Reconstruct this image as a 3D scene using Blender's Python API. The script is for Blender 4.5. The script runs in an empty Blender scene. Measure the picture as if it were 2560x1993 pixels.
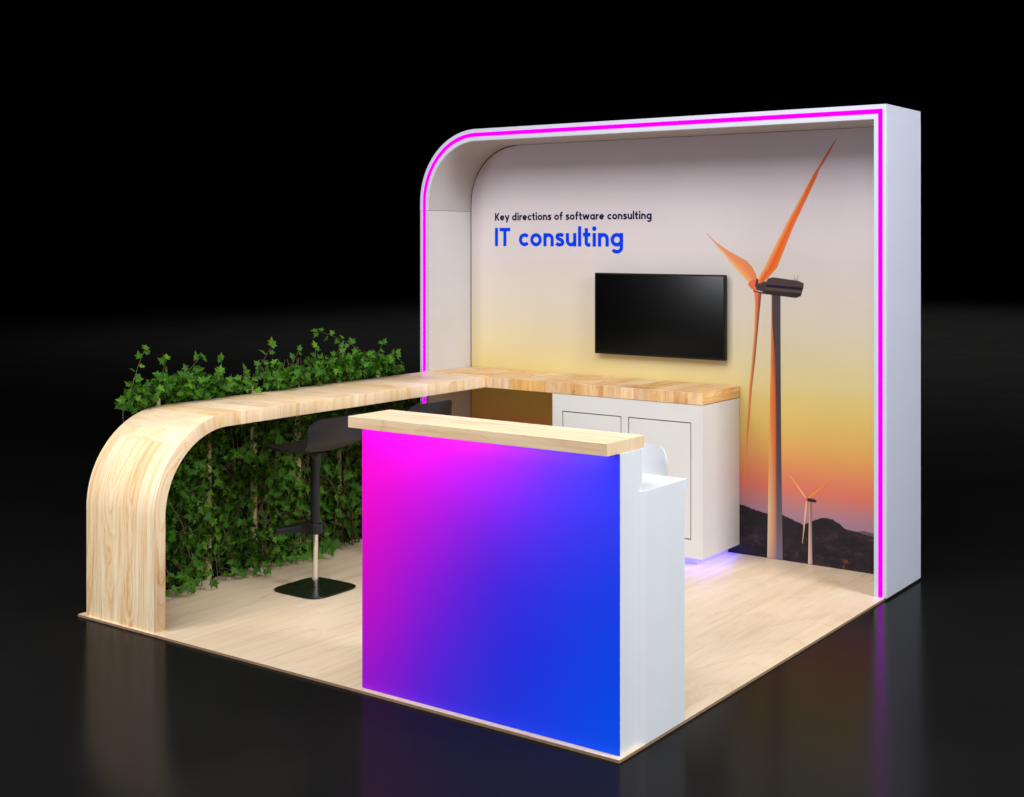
import bpy, bmesh, math, random
from mathutils import Vector, Matrix
random.seed(11)
S = bpy.context.scene
COL = S.collection

# ------------------------------------------------------------------ helpers
def lin(r, g, b):
    def f(c):
        c /= 255.0
        return c / 12.92 if c <= 0.04045 else ((c + 0.055) / 1.055) ** 2.4
    return (f(r), f(g), f(b), 1.0)

def tag(o, label=None, cat=None, group=None, kind=None):
    if label: o["label"] = label
    if cat: o["category"] = cat
    if group: o["group"] = group
    if kind: o["kind"] = kind
    return o

def thing(name, label, cat, loc=(0, 0, 0), rz=0.0, group=None):
    o = bpy.data.objects.new(name, None)
    o.empty_display_size = 0.1
    COL.objects.link(o)
    o.location = loc
    o.rotation_euler = (0, 0, rz)
    return tag(o, label, cat, group)

def link(name, me, mats, parent=None, smooth=False):
    o = bpy.data.objects.new(name, me)
    COL.objects.link(o)
    for m in (mats if isinstance(mats, (list, tuple)) else [mats]):
        me.materials.append(m)
    if parent is not None:
        o.parent = parent
    if smooth:
        for p in me.polygons: p.use_smooth = True
    return o

def bm_obj(name, bm, mats, parent=None, smooth=False, bevel=0.0, seg=2, uv=None):
    bmesh.ops.recalc_face_normals(bm, faces=bm.faces)
    if bevel > 0:
        es = [e for e in bm.edges if len(e.link_faces) == 2 and e.calc_face_angle(0) > 0.6]
        bmesh.ops.bevel(bm, geom=es, offset=bevel, segments=seg, affect='EDGES', profile=0.5)
        bmesh.ops.recalc_face_normals(bm, faces=bm.faces)
    if uv: uv(bm)
    me = bpy.data.meshes.new(name)
    bm.to_mesh(me); bm.free()
    return link(name, me, mats, parent, smooth)

def add_box(bm, x0, x1, y0, y1, z0, z1):
    vs = [bm.verts.new(c) for c in ((x0,y0,z0),(x1,y0,z0),(x1,y1,z0),(x0,y1,z0),(x0,y0,z1),(x1,y0,z1),(x1,y1,z1),(x0,y1,z1))]
    for f in ((0,3,2,1),(4,5,6,7),(0,1,5,4),(1,2,6,5),(2,3,7,6),(3,0,4,7)):
        bm.faces.new([vs[i] for i in f])

def box(name, x0, x1, y0, y1, z0, z1, m, parent=None, bevel=0.0015, uv=None, seg=2):
    bm = bmesh.new(); add_box(bm, x0, x1, y0, y1, z0, z1)
    return bm_obj(name, bm, m, parent, bevel=bevel, uv=uv, seg=seg)

def prism(bm, pts, fn):
    """closed outline pts (2-D); fn(p, side) -> 3-D for side 0 / 1"""
    a = [bm.verts.new(fn(p, 0)) for p in pts]; b = [bm.verts.new(fn(p, 1)) for p in pts]
    n = len(pts)
    bm.faces.new(a); bm.faces.new(list(reversed(b)))
    for i in range(n):
        j = (i + 1) % n
        bm.faces.new([a[j], a[i], b[i], b[j]])

def lathe(bm, prof, cx=0, cy=0, n=40):
    rings = []
    for r, z in prof:
        rings.append([bm.verts.new((cx + r*math.cos(2*math.pi*i/n), cy + r*math.sin(2*math.pi*i/n), z)) for i in range(n)])
    for a, b in zip(rings, rings[1:]):
        for i in range(n):
            j = (i+1) % n
            bm.faces.new([a[i], a[j], b[j], b[i]])
    bm.faces.new(list(reversed(rings[0]))); bm.faces.new(rings[-1])

def grain_uv(grain, scale=1.0, off=(0.0, 0.0)):
    """uv in metres: U along the grain axis, V across it (end-grain faces get a cross mapping)"""
    def run(bm):
        L = bm.loops.layers.uv.new("UVMap")
        for f in bm.faces:
            n = f.normal; ax = max(range(3), key=lambda i: abs(n[i]))
            others = [i for i in range(3) if i != ax]
            if grain in others:
                u = grain; v = [i for i in others if i != grain][0]
            else:
                u, v = others[1], others[0]
            for l in f.loops:
                co = l.vert.co
                l[L].uv = (co[u]*scale + off[0] + ax*0.37, co[v]*scale + off[1] + ax*0.73)
    return run

# ------------------------------------------------------------------ materials
def new_mat(name):
    m = bpy.data.materials.new(name); m.use_nodes = True
    nt = m.node_tree; b = nt.nodes["Principled BSDF"]
    return m, nt, b

class N:
    def __init__(s, nt): s.nt = nt
    def add(s, t, **kw):
        n = s.nt.nodes.new(t)
        for k, v in kw.items(): setattr(n, k, v)
        return n
    def l(s, a, b): s.nt.links.new(a, b)
    def math(s, op, a, b=None, clamp=False):
        n = s.add("ShaderNodeMath", operation=op, use_clamp=clamp)
        for i, x in enumerate((a, b)):
            if x is None: continue
            if isinstance(x, (int, float)): n.inputs[i].default_value = x
            else: s.l(x, n.inputs[i])
        return n.outputs[0]
    def ramp(s, fac, stops, interp='LINEAR'):
        n = s.add("ShaderNodeValToRGB"); cr = n.color_ramp; cr.interpolation = interp
        while len(cr.elements) < len(stops): cr.elements.new(0.5)
        for e, (p, c) in zip(cr.elements, stops): e.position = p; e.color = c
        s.l(fac, n.inputs[0]); return n.outputs[0]
    def mix(s, fac, a, b, mode='MIX'):
        n = s.add("ShaderNodeMix", data_type='RGBA', blend_type=mode)
        if isinstance(fac, (int, float)): n.inputs[0].default_value = fac
        else: s.l(fac, n.inputs[0])
        for i, x in ((6, a), (7, b)):
            if isinstance(x, tuple): n.inputs[i].default_value = x
            else: s.l(x, n.inputs[i])
        return n.outputs[2]

def plain(name, col, rough=0.5, metal=0.0, spec=0.5, grime=0.03, scale=6.0, bump=0.0, coat=0.0):
    """painted / laminated surface with a faint uneven tone and gloss"""
    m, nt, b = new_mat(name); q = N(nt)
    tc = q.add("ShaderNodeTexCoord")
    no = q.add("ShaderNodeTexNoise"); no.inputs["Scale"].default_value = scale; no.inputs["Detail"].default_value = 5
    q.l(tc.outputs["Object"], no.inputs["Vector"])
    lo = tuple(c*(1-grime) for c in col[:3]) + (1,); hi = tuple(min(1, c*(1+grime)) for c in col[:3]) + (1,)
    q.l(q.ramp(no.outputs["Fac"], [(0.3, lo), (0.7, hi)]), b.inputs["Base Color"])
    q.l(q.math('ADD', q.math('MULTIPLY', no.outputs["Fac"], 0.12), rough-0.06), b.inputs["Roughness"])
    b.inputs["Metallic"].default_value = metal
    b.inputs["Specular IOR Level"].default_value = spec
    b.inputs["Coat Weight"].default_value = coat
    if bump:
        n2 = q.add("ShaderNodeTexNoise"); n2.inputs["Scale"].default_value = 260
        q.l(tc.outputs["Object"], n2.inputs["Vector"])
        bp = q.add("ShaderNodeBump"); bp.inputs["Strength"].default_value = bump; bp.inputs["Distance"].default_value = 0.001
        q.l(n2.outputs["Fac"], bp.inputs["Height"]); q.l(bp.outputs[0], b.inputs["Normal"])
    return m

def emit(name, col, strength):
    m, nt, b = new_mat(name)
    e = nt.nodes.new("ShaderNodeEmission"); e.inputs[0].default_value = col; e.inputs[1].default_value = strength
    nt.links.new(e.outputs[0], nt.nodes["Material Output"].inputs["Surface"])
    return m

def wood(name, pale, mid, warm, plank=0.09, contrast=1.0, tone=0.22, rough=0.42, stretch=0.05, rings=1.0, joint=0.0, length=0.0, fine=1.0):
    """laminated timber: staves across V, grain along U, cathedral figure from a warped band pattern"""
    m, nt, b = new_mat(name); q = N(nt)
    uv = q.add("ShaderNodeUVMap")
    sp = q.add("ShaderNodeSeparateXYZ"); q.l(uv.outputs[0], sp.inputs[0])
    U, V = sp.outputs[0], sp.outputs[1]
    row = q.math('FLOOR', q.math('DIVIDE', V, plank))
    w0 = q.add("ShaderNodeTexWhiteNoise", noise_dimensions='1D'); q.l(row, w0.inputs["W"])
    ident = row
    if length > 0:
        seg = q.math('FLOOR', q.math('DIVIDE', q.math('ADD', U, q.math('MULTIPLY', w0.outputs["Value"], length*3)), length))
        ident = q.math('ADD', q.math('MULTIPLY', row, 17.3), seg)
    w1 = q.add("ShaderNodeTexWhiteNoise", noise_dimensions='1D'); q.l(q.math('ADD', ident, 0.31), w1.inputs["W"])
    rnd = w1.outputs["Value"]; rcol = w1.outputs["Color"]
    rs = q.add("ShaderNodeSeparateColor"); q.l(rcol, rs.inputs[0])
    def vec(x, y, z):
        c = q.add("ShaderNodeCombineXYZ")
        for i, k in enumerate((x, y, z)):
            if isinstance(k, (int, float)): c.inputs[i].default_value = k
            else: q.l(k, c.inputs[i])
        return c.outputs[0]
    shift = q.math('MULTIPLY', rnd, 31.0)
    # growth rings cut through at a shallow slope: nested arches along the stave
    n1 = q.add("ShaderNodeTexNoise"); n1.inputs["Scale"].default_value = 1.0; n1.inputs["Detail"].default_value = 4
    q.l(vec(q.math('MULTIPLY', U, 2.2), q.math('MULTIPLY', V, 7.0), shift), n1.inputs["Vector"])
    fr0 = q.math('FRACT', q.math('DIVIDE', V, plank))
    dv = q.math('MULTIPLY', q.math('SUBTRACT', fr0, q.math('ADD', q.math('MULTIPLY', rs.outputs[2], 0.7), 0.15)), plank)
    slope = q.math('MULTIPLY', q.math('SUBTRACT', rnd, 0.5), 0.42)
    dep = q.math('ADD', q.math('MULTIPLY', q.math('SUBTRACT', U, q.math('MULTIPLY', rs.outputs[1], 1.0)), slope), q.math('MULTIPLY', q.math('SUBTRACT', n1.outputs["Fac"], 0.5), 0.10))
    rad = q.math('SQRT', q.math('ADD', q.math('MULTIPLY', dv, dv), q.math('MULTIPLY', dep, dep)))
    nr_ = q.add("ShaderNodeTexNoise"); nr_.inputs["Scale"].default_value = 1.0; nr_.inputs["Detail"].default_value = 3
    q.l(vec(q.math('MULTIPLY', rad, 46.0*rings), q.math('MULTIPLY', U, 0.5), shift), nr_.inputs["Vector"])
    fine_ = q.math('FRACT', q.math('ADD', q.math('MULTIPLY', rad, 60.0*rings), q.math('MULTIPLY', nr_.outputs["Fac"], 2.5)))
    # broad uneven bands of early and late wood, with a few crisp lines among them
    ring = q.math('ADD', q.math('MULTIPLY', q.math('SUBTRACT', nr_.outputs["Fac"], 0.5), 2.2), 0.5)
    ring = q.math('ADD', q.math('MULTIPLY', ring, 0.75), q.math('MULTIPLY', q.math('POWER', fine_, 3.0), 0.38))
    # long fibres
    n2 = q.add("ShaderNodeTexNoise"); n2.inputs["Scale"].default_value = 1.0; n2.inputs["Detail"].default_value = 6; n2.inputs["Roughness"].default_value = 0.65
    q.l(vec(q.math('MULTIPLY', U, 260*stretch), q.math('MULTIPLY', V, 130.0), shift), n2.inputs["Vector"])
    n3 = q.add("ShaderNodeTexNoise"); n3.inputs["Scale"].default_value = 1.0; n3.inputs["Detail"].default_value = 3
    q.l(vec(q.math('MULTIPLY', U, 40*stretch), q.math('MULTIPLY', V, 36.0), shift), n3.inputs["Vector"])
    g = q.math('ADD', q.math('MULTIPLY', ring, 0.40), q.math('ADD', q.math('MULTIPLY', n2.outputs["Fac"], 0.30*fine), q.math('MULTIPLY', n3.outputs["Fac"], 0.62)))
    g = q.math('ADD', q.math('MULTIPLY', q.math('SUBTRACT', g, 0.66), contrast), 0.5, clamp=True)
    c = q.ramp(g, [(0.0, pale), (0.5, mid), (1.0, warm)])
    # stave-to-stave tone
    br = q.math('ADD', q.math('MULTIPLY', rs.outputs[0], tone), 1.0 - tone*0.55)
    hs = q.add("ShaderNodeHueSaturation")
    q.l(c, hs.inputs["Color"]); q.l(br, hs.inputs["Value"])
    q.l(q.math('ADD', q.math('MULTIPLY', rs.outputs[1], 0.5*min(1, tone*4)), 1.0-0.25*min(1, tone*4)), hs.inputs["Saturation"])
    c = hs.outputs[0]
    if joint > 0:
        fr = q.math('FRACT', q.math('DIVIDE', V, plank))
        e = q.math('LESS_THAN', fr, joint)
        c = q.mix(q.math('MULTIPLY', e, 0.45), c, tuple(x*0.35 for x in warm[:3]) + (1,))
    q.l(c, b.inputs["Base Color"])
    q.l(q.math('ADD', q.math('MULTIPLY', n2.outputs["Fac"], 0.16), rough-0.08), b.inputs["Roughness"])
    b.inputs["Specular IOR Level"].default_value = 0.35
    bp = q.add("ShaderNodeBump"); bp.inputs["Strength"].default_value = 0.06; bp.inputs["Distance"].default_value = 0.002
    q.l(g, bp.inputs["Height"]); q.l(bp.outputs[0], b.inputs["Normal"])
    return m

W_BENCH = wood("pine_staves", lin(246,227,199), lin(236,206,166), lin(214,166,116), plank=0.16, contrast=1.5, tone=0.13, rings=0.8)
W_LEG   = wood("pine_upright", lin(253,242,218), lin(243,213,171), lin(212,150,98), plank=0.167, contrast=1.75, tone=0.09, rings=1.0, fine=0.9)
W_BACK  = wood("butcher_block", lin(240,212,168), lin(222,178,126), lin(180,116,72), plank=0.085, contrast=1.35, tone=0.20, rings=0.8)
W_FRONT = wood("pine_slab", lin(249,229,201), lin(242,209,169), lin(216,170,122), plank=0.085, contrast=1.5, tone=0.10, rings=0.6, stretch=0.02)
W_FLOOR = wood("oak_floor", lin(238,222,198), lin(225,203,172), lin(197,168,133), plank=0.30, contrast=1.0, tone=0.025, rings=0.35, stretch=0.03, rough=0.38, length=1.6, fine=1.0)
W_EDGE  = plain("platform_edge", lin(158,128,98), 0.55, grime=0.15, scale=40)

WHITE   = plain("white_laminate", lin(228,230,234), 0.38, grime=0.012)
WHITE2  = plain("white_cabinet", lin(212,211,210), 0.42, grime=0.012)
FRAME   = plain("white_frame", lin(196,199,212), 0.55, spec=0.2, grime=0.012)
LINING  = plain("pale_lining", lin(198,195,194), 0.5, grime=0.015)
CANOPY  = plain("grey_shade_liner", lin(178,171,170), 0.55, grime=0.015)
BLACKM  = plain("graphite_plastic", lin(27,27,32), 0.4, spec=0.35, grime=0.06, scale=20, bump=0.05)
BASEM   = plain("black_steel", lin(22,24,18), 0.28, spec=0.6, grime=0.1)
CHROME  = plain("chrome", (0.75,0.74,0.72,1), 0.14, metal=1.0, grime=0.02)
SHELLW  = plain("white_plastic", lin(204,207,213), 0.4, grime=0.01)
BEZEL   = plain("tv_bezel", lin(9,9,11), 0.4, spec=0.2, grime=0.05)
GAP     = plain("dark_gap", lin(40,38,36), 0.8)
STAKE   = plain("pale_stake", lin(172,158,108), 0.7, grime=0.18, scale=18)
VINE    = plain("vine_bark", lin(96,78,52), 0.8, grime=0.25, scale=30)

def screen_mat():
    m, nt, b = new_mat("tv_screen")
    b.inputs["Base Color"].default_value = (0.001, 0.001, 0.0012, 1)
    b.inputs["Roughness"].default_value = 0.16
    b.inputs["Specular IOR Level"].default_value = 0.24
    return m
SCREEN = screen_mat()

def ground_mat():
    m, nt, b = new_mat("polished_hall_floor"); q = N(nt)
    tc = q.add("ShaderNodeTexCoord")
    no = q.add("ShaderNodeTexNoise"); no.inputs["Scale"].default_value = 1.3; no.inputs["Detail"].default_value = 6
    q.l(tc.outputs["Object"], no.inputs["Vector"])
    q.l(q.ramp(no.outputs["Fac"], [(0.3, (0.0075,0.0072,0.0070,1)), (0.7, (0.0090,0.0087,0.0084,1))]), b.inputs["Base Color"])
    q.l(q.math('ADD', q.math('MULTIPLY', no.outputs["Fac"], 0.05), 0.15), b.inputs["Roughness"])
    b.inputs["Specular IOR Level"].default_value = 0.027
    return m
GROUND = ground_mat()

def attr_mat(name, rough=0.5, spec=0.3, noise=0.0):
    m, nt, b = new_mat(name); q = N(nt)
    a = q.add("ShaderNodeAttribute", attribute_name="Col")
    c = a.outputs["Color"]
    if noise:
        tc = q.add("ShaderNodeTexCoord")
        no = q.add("ShaderNodeTexNoise"); no.inputs["Scale"].default_value = 3.0; no.inputs["Detail"].default_value = 4
        q.l(tc.outputs["Object"], no.inputs["Vector"])
        c = q.mix(1.0, c, q.ramp(no.outputs["Fac"], [(0.3, (1-noise,)*3+(1,)), (0.7, (1,1,1,1))]), 'MULTIPLY')
    q.l(c, b.inputs["Base Color"])
    b.inputs["Roughness"].default_value = rough
    b.inputs["Specular IOR Level"].default_value = spec
    return m
PRINT = attr_mat("printed_fabric", 0.6, 0.2, 0.03)

def hill_mat():
    m, nt, b = new_mat("printed_hills"); q = N(nt)
    tc = q.add("ShaderNodeTexCoord")
    mp = q.add("ShaderNodeMapping"); mp.inputs["Scale"].default_value = (5.0, 1.0, 11.0); q.l(tc.outputs["Object"], mp.inputs["Vector"])
    no = q.add("ShaderNodeTexNoise"); no.inputs["Scale"].default_value = 2.2; no.inputs["Detail"].default_value = 9; no.inputs["Roughness"].default_value = 0.72
    q.l(mp.outputs[0], no.inputs["Vector"])
    c = q.ramp(no.outputs["Fac"], [(0.25, lin(21,18,24)), (0.52, lin(37,30,36)), (0.66, lin(62,48,50)), (0.8, lin(92,70,66))])
    # ochre scrub along the lower foreground of the picture
    n2 = q.add("ShaderNodeTexNoise"); n2.inputs["Scale"].default_value = 26; n2.inputs["Detail"].default_value = 4
    q.l(tc.outputs["Object"], n2.inputs["Vector"])
    sp = q.add("ShaderNodeSeparateXYZ"); q.l(tc.outputs["Object"], sp.inputs[0])
    low = q.math('MULTIPLY', q.math('SUBTRACT', 0.10, sp.outputs[2]), 9.0, clamp=True)
    k = q.math('MULTIPLY', q.math('MULTIPLY', q.math('SUBTRACT', n2.outputs["Fac"], 0.60), 7.0, clamp=True), low)
    c = q.mix(k, c, lin(150,72,48))
    q.l(c, b.inputs["Base Color"]); b.inputs["Roughness"].default_value = 0.6; b.inputs["Specular IOR Level"].default_value = 0.2
    return m
HILLS = hill_mat()

def leaf_mat():
    m, nt, b = new_mat("ivy_leaf"); q = N(nt)
    a = q.add("ShaderNodeAttribute", attribute_name="Col")
    q.l(a.outputs["Color"], b.inputs["Base Color"])
    b.inputs["Roughness"].default_value = 0.5
    b.inputs["Specular IOR Level"].default_value = 0.2
    tr = q.add("ShaderNodeBsdfTranslucent")
    q.l(q.mix(1.0, a.outputs["Color"], (1.3,1.25,0.6,1), 'MULTIPLY'), tr.inputs["Color"])
    mx = q.add("ShaderNodeMixShader"); mx.inputs[0].default_value = 0.22
    q.l(b.outputs[0], mx.inputs[1]); q.l(tr.outputs[0], mx.inputs[2])
    q.l(mx.outputs[0], nt.nodes["Material Output"].inputs["Surface"])
    return m
LEAF = leaf_mat()

PINK = emit("magenta_led", (1.0, 0.0, 1.5, 1), 2.2)
BLUE = emit("violet_led", (0.11, 0.10, 1.0, 1), 30.0)
COOL = emit("cool_led", (0.75, 0.55, 1.0, 1), 26.0)

# ------------------------------------------------------------------ measurements (metres, platform top = 0)
GZ = -0.0115
FACE_GLOW = 0.38
YF, YB, YW = 2.519, 3.019, 2.9417      # wall frame front, back, mural plane
XL, XLI, XRI, XR = -2.9942, -2.9227, -0.0537, 0.0119
HO, HI = 2.4513, 2.3845

# ------------------------------------------------------------------ setting
bm = bmesh.new()
vs = [bm.verts.new(c) for c in ((-90,-60,GZ),(90,-60,GZ),(90,90,GZ),(-90,90,GZ))]; bm.faces.new(vs)
tag(bm_obj("ground", bm, GROUND), "dark polished hall floor reflecting the stand", "floor", kind="structure")

def plat_uv(bm):
    grain_uv(1)(bm)
bm = bmesh.new(); add_box(bm, -3.0, 0.0, 0.0, 3.019, GZ+0.0007, 0.0)
bm.faces.ensure_lookup_table()
o = bm_obj("floor", bm, [W_FLOOR, W_EDGE], bevel=0.0, uv=plat_uv)
for p in o.data.polygons:
    if abs(p.normal.z) < 0.5: p.material_index = 1
tag(o, "pale oak platform floor raised under the exhibition stand", "floor", kind="structure")

# ------------------------------------------------------------------ display wall
wall = thing("display_wall", "tall white framed back wall with curved corner, magenta light strip and wind turbine mural", "display wall", (-1.49, YF, 0))
wall["kind"] = "thing"
def W(p): return p
def child(o, par):
    o.parent = par
    o.matrix_parent_inverse = Matrix.Translation(par.location).inverted() if par.rotation_euler.z == 0 else par.matrix_basis.inverted()
    return o

R0 = 0.44
def frame_path(off, n=28):
    """centre path of the hoop at inset `off` from its outside: left foot -> arc -> right end"""
    r = R0 - off; cx, cz = XL + R0, HO - R0
    pts = [(XL+off, 0.0), (XL+off, cz)]
    for i in range(1, n+1):
        a = math.pi - (math.pi/2)*i/n
        pts.append((cx + r*math.cos(a), cz + r*math.sin(a)))
    return pts

T = XLI - XL           # hoop thickness on the left
def hoop(name, m, xend, off0, off1, y0, y1, zfoot, foot_only=None, xcorner=None):
    pa, pb = frame_path(off0), frame_path(off1)
    pa[0] = (pa[0][0], zfoot); pb[0] = (pb[0][0], zfoot)
    pa.append((xend, pa[-1][1])); pb.append((xend if xcorner is None else xcorner, pb[-1][1]))
    bm = bmesh.new()
    ring = []
    for a, b in zip(pa, pb):
        ring.append([bm.verts.new((a[0], y0, a[1])), bm.verts.new((b[0], y0, b[1])), bm.verts.new((b[0], y1, b[1])), bm.verts.new((a[0], y1, a[1]))])
    for r, s in zip(ring, ring[1:]):
        for i in range(4):
            j = (i+1) % 4
            bm.faces.new([r[i], r[j], s[j], s[i]])
    bm.faces.new(ring[0]); bm.faces.new(list(reversed(ring[-1])))
    return bm
bm = hoop("frame", FRAME, XR-0.001, 0.0, T, YF, YB, 1.96)
o = bm_obj("frame", bm, FRAME, bevel=0.0)
child(o, wall)
# lower left post and its lining, right post
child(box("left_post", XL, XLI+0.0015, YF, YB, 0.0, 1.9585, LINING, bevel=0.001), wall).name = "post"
child(box("post", XRI, XR, YF-0.0005, YB, 0.0, HI-0.001, FRAME, bevel=0.001), wall)

# liner inside the canopy and curve; its grey also paints in their shade
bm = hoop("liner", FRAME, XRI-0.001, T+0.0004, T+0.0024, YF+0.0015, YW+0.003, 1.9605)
child(bm_obj("canopy_shade_liner", bm, CANOPY), wall)

# LED strip let into the face, standing 3 mm proud
oa, ob = 0.0225, 0.0468
pa, pb = frame_path(oa), frame_path(ob)
xo, xi = -0.0086, -0.0318
pa.append((xo, pa[-1][1])); pb.append((xi, pb[-1][1])); pa.append((xo, 0.0005)); pb.append((xi, 0.0005))
pa[0] = (pa[0][0], 0.0005); pb[0] = (pb[0][0], 0.0005)
bm = bmesh.new(); ring = []
for a, b in zip(pa, pb):
    ring.append([bm.verts.new((a[0], YF-0.0010, a[1])), bm.verts.new((b[0], YF-0.0010, b[1])), bm.verts.new((b[0], YF-0.0006, b[1])), bm.verts.new((a[0], YF-0.0006, a[1]))])
for r, s in zip(ring, ring[1:]):
    for i in range(4):
        bm.faces.new([r[i], r[(i+1) % 4], s[(i+1) % 4], s[i]])
bm.faces.new(ring[0]); bm.faces.new(list(reversed(ring[-1])))
child(bm_obj("light_strip", bm, PINK), wall)

# backing behind the mural
child(box("back_board", XLI+0.002, XRI-0.001, YW+0.004, YB-0.002, 0.001, HI-0.001, GAP, bevel=0), wall)

# ---- printed mural (one flat mesh; every printed layer 0.3 mm above the last)
class Print:
    def __init__(s): s.v = []; s.f = []; s.c = []; s.mi = []
    def quad(s, pts, cols, y, mi=0):
        b = len(s.v)
        for p in pts: s.v.append((p[0], y, p[1]))
        s.f.append(tuple(range(b, b+len(pts)))); s.c.append(cols); s.mi.append(mi)
    def strip(s, A, B, ca, cb, y, cm=None, k=0.5):
        """ribbon between two outlines of equal length, coloured across (edge a -> middle -> edge b)"""
        for i in range(len(A)-1):
            fa = ca(i) if callable(ca) else ca; fa2 = ca(i+1) if callable(ca) else ca
            fb = cb(i) if callable(cb) else cb; fb2 = cb(i+1) if callable(cb) else cb
            if cm is None:
                s.quad([A[i], B[i], B[i+1], A[i+1]], [fa, fb, fb2, fa2], y)
            else:
                m0 = tuple(A[i][j]*(1-k)+B[i][j]*k for j in (0,1)); m1 = tuple(A[i+1][j]*(1-k)+B[i+1][j]*k for j in (0,1))
                fm = cm(i) if callable(cm) else cm; fm2 = cm(i+1) if callable(cm) else cm
                s.quad([A[i], m0, m1, A[i+1]], [fa, fm, fm2, fa2], y)
                s.quad([m0, B[i], B[i+1], m1], [fm, fb, fb2, fm2], y)
    def poly(s, pts, col, y, mi=0): s.quad(pts, [col]*len(pts), y, mi)
    def make(s, name, mats):
        me = bpy.data.meshes.new(name); me.from_pydata(s.v, [], s.f)
        at = me.color_attributes.new("Col", 'FLOAT_COLOR', 'CORNER')
        k = 0
        for poly, cols, mi in zip(me.polygons, s.c, s.mi):
            poly.material_index = mi
            for j, c in zip(poly.loop_indices, cols): at.data[j].color = c
        me.update()
        return link(name, me, mats)

SKY = [(2.40, (202,192,208)), (2.2, (207,197,210)), (2.0, (208,199,206)), (1.8, (209,199,202)), (1.6, (208,198,194)), (1.45, (211,201,190)), (1.3, (213,202,182)), (1.13, (216,202,164)),
       (1.0, (217,201,146)), (0.9, (218,196,126)), (0.8, (219,188,108)), (0.7, (218,178,97)), (0.6, (218,160,92)), (0.5, (216,136,90)), (0.4, (212,114,97)), (0.33, (188,120,118)), (0.27, (164,122,138)), (0.2, (152,120,142)), (0.0, (142,114,140))]
SKYGAIN = 1.0
def sky(z):
    for (z1, c1), (z0, c0) in zip(SKY, SKY[1:]):
        if z >= z0:
            t = (z - z0) / (z1 - z0); return lin(*[c0[i]*(1-t)+c1[i]*t for i in range(3)])
    return lin(*SKY[-1][1])
P_ = Print()
ML, MR, MT = XLI + 0.009, XRI - 0.006, HI - 0.009
def left_x(z):
    r = R0 - T - 0.009; cz = HO - R0; cx = XL + R0
    if z <= cz: return ML
    return cx - math.sqrt(max(0, r*r - (z-cz)**2))
zs = [0.001 + (HO-R0-0.001)*i/70 for i in range(71)]
zs += [HO-R0 + (MT-(HO-R0))*math.sin(math.pi/2*i/24) for i in range(1, 25)]
for z0, z1 in zip(zs, zs[1:]):
    n = 6
    for k in range(n):
        t0, t1 = k/n, (k+1)/n
        a0, a1 = left_x(z0), left_x(z1)
        x00, x01 = a0+(MR-a0)*t0, a0+(MR-a0)*t1; x10, x11 = a1+(MR-a1)*t0, a1+(MR-a1)*t1
        def cc(x, z):
            # the evening glow of the picture sits a little higher towards its left
            return sky(z - 0.03*(-x-0.6)/2.3)
        P_.quad([(x00,z0),(x01,z0),(x11,z1),(x10,z1)], [cc(x00,z0),cc(x01,z0),cc(x11,z1),cc(x10,z1)], YW)
# far ridge and hills
ridge2 = [(-2.9,0.30),(-2.2,0.27),(-1.5,0.24),(-0.9,0.21),(-0.349,0.208),(-0.317,0.213),(-0.27,0.223),(-0.212,0.216),(-0.13,0.205),(MR,0.2)]
def fill_down(line, z, col, y, mi):
    for a, b in zip(line, line[1:]):
        P_.quad([(a[0],z),(b[0],z),b,a], [col]*4, y, mi)
fill_down(ridge2, 0.002, lin(92,76,92), YW-0.0003, 0)
ridge = [(ML,0.40),(-2.5,0.36),(-2.0,0.40),(-1.6,0.33),(-1.25,0.31),(-0.994,0.28),(-0.946,0.271),(-0.885,0.257),(-0.829,0.248),(-0.734,0.252),(-0.673,0.232),(-0.611,0.212),(-0.578,0.23),(-0.541,0.248),(-0.51,0.262),(-0.484,0.267),(-0.44,0.262),(-0.404,0.243),(-0.372,0.22),(-0.325,0.214),(-0.27,0.205),(-0.212,0.199),(-0.14,0.18),(MR,0.165)]
fine = []
rr = random.Random(5)
for a, b in zip(ridge, ridge[1:]):
    n = max(1, int((b[0]-a[0])/0.008))
    for i in range(n):
        t = i/n; fine.append((a[0]+(b[0]-a[0])*t, a[1]+(b[1]-a[1])*t + rr.uniform(-0.0022, 0.0026)))
fine.append(ridge[-1])
fill_down(fine, 0.002, lin(40,32,38), YW-0.0006, 1)
# big turbine: tower
tz = [(-0.802,-0.747,1.475),(-0.803,-0.747,1.30),(-0.805,-0.746,1.10),(-0.81,-0.745,0.886),(-0.816,-0.742,0.57),(-0.822,-0.738,0.28),(-0.827,-0.734,0.003)]
OR, DK = lin(232,110,48), lin(74,62,68)
edge = [lin(236,120,52), lin(236,122,54), lin(236,124,54), lin(228,132,62), lin(232,170,104), lin(226,196,150), lin(214,190,158)]
midc = [lin(84,66,66), lin(86,66,66), lin(120,70,60), lin(208,98,52), lin(204,104,62), lin(196,128,96), lin(172,128,116)]
darkc = [lin(70,60,66), lin(72,62,68), lin(72,62,70), lin(70,60,66), lin(78,68,76), lin(92,82,92), lin(116,106,120)]
L_ = [(t[0], t[2]) for t in tz]; R_ = [(t[1], t[2]) for t in tz]
ks = [0.06, 0.12, 0.45, 0.46, 0.5, 0.5, 0.5]
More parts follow.
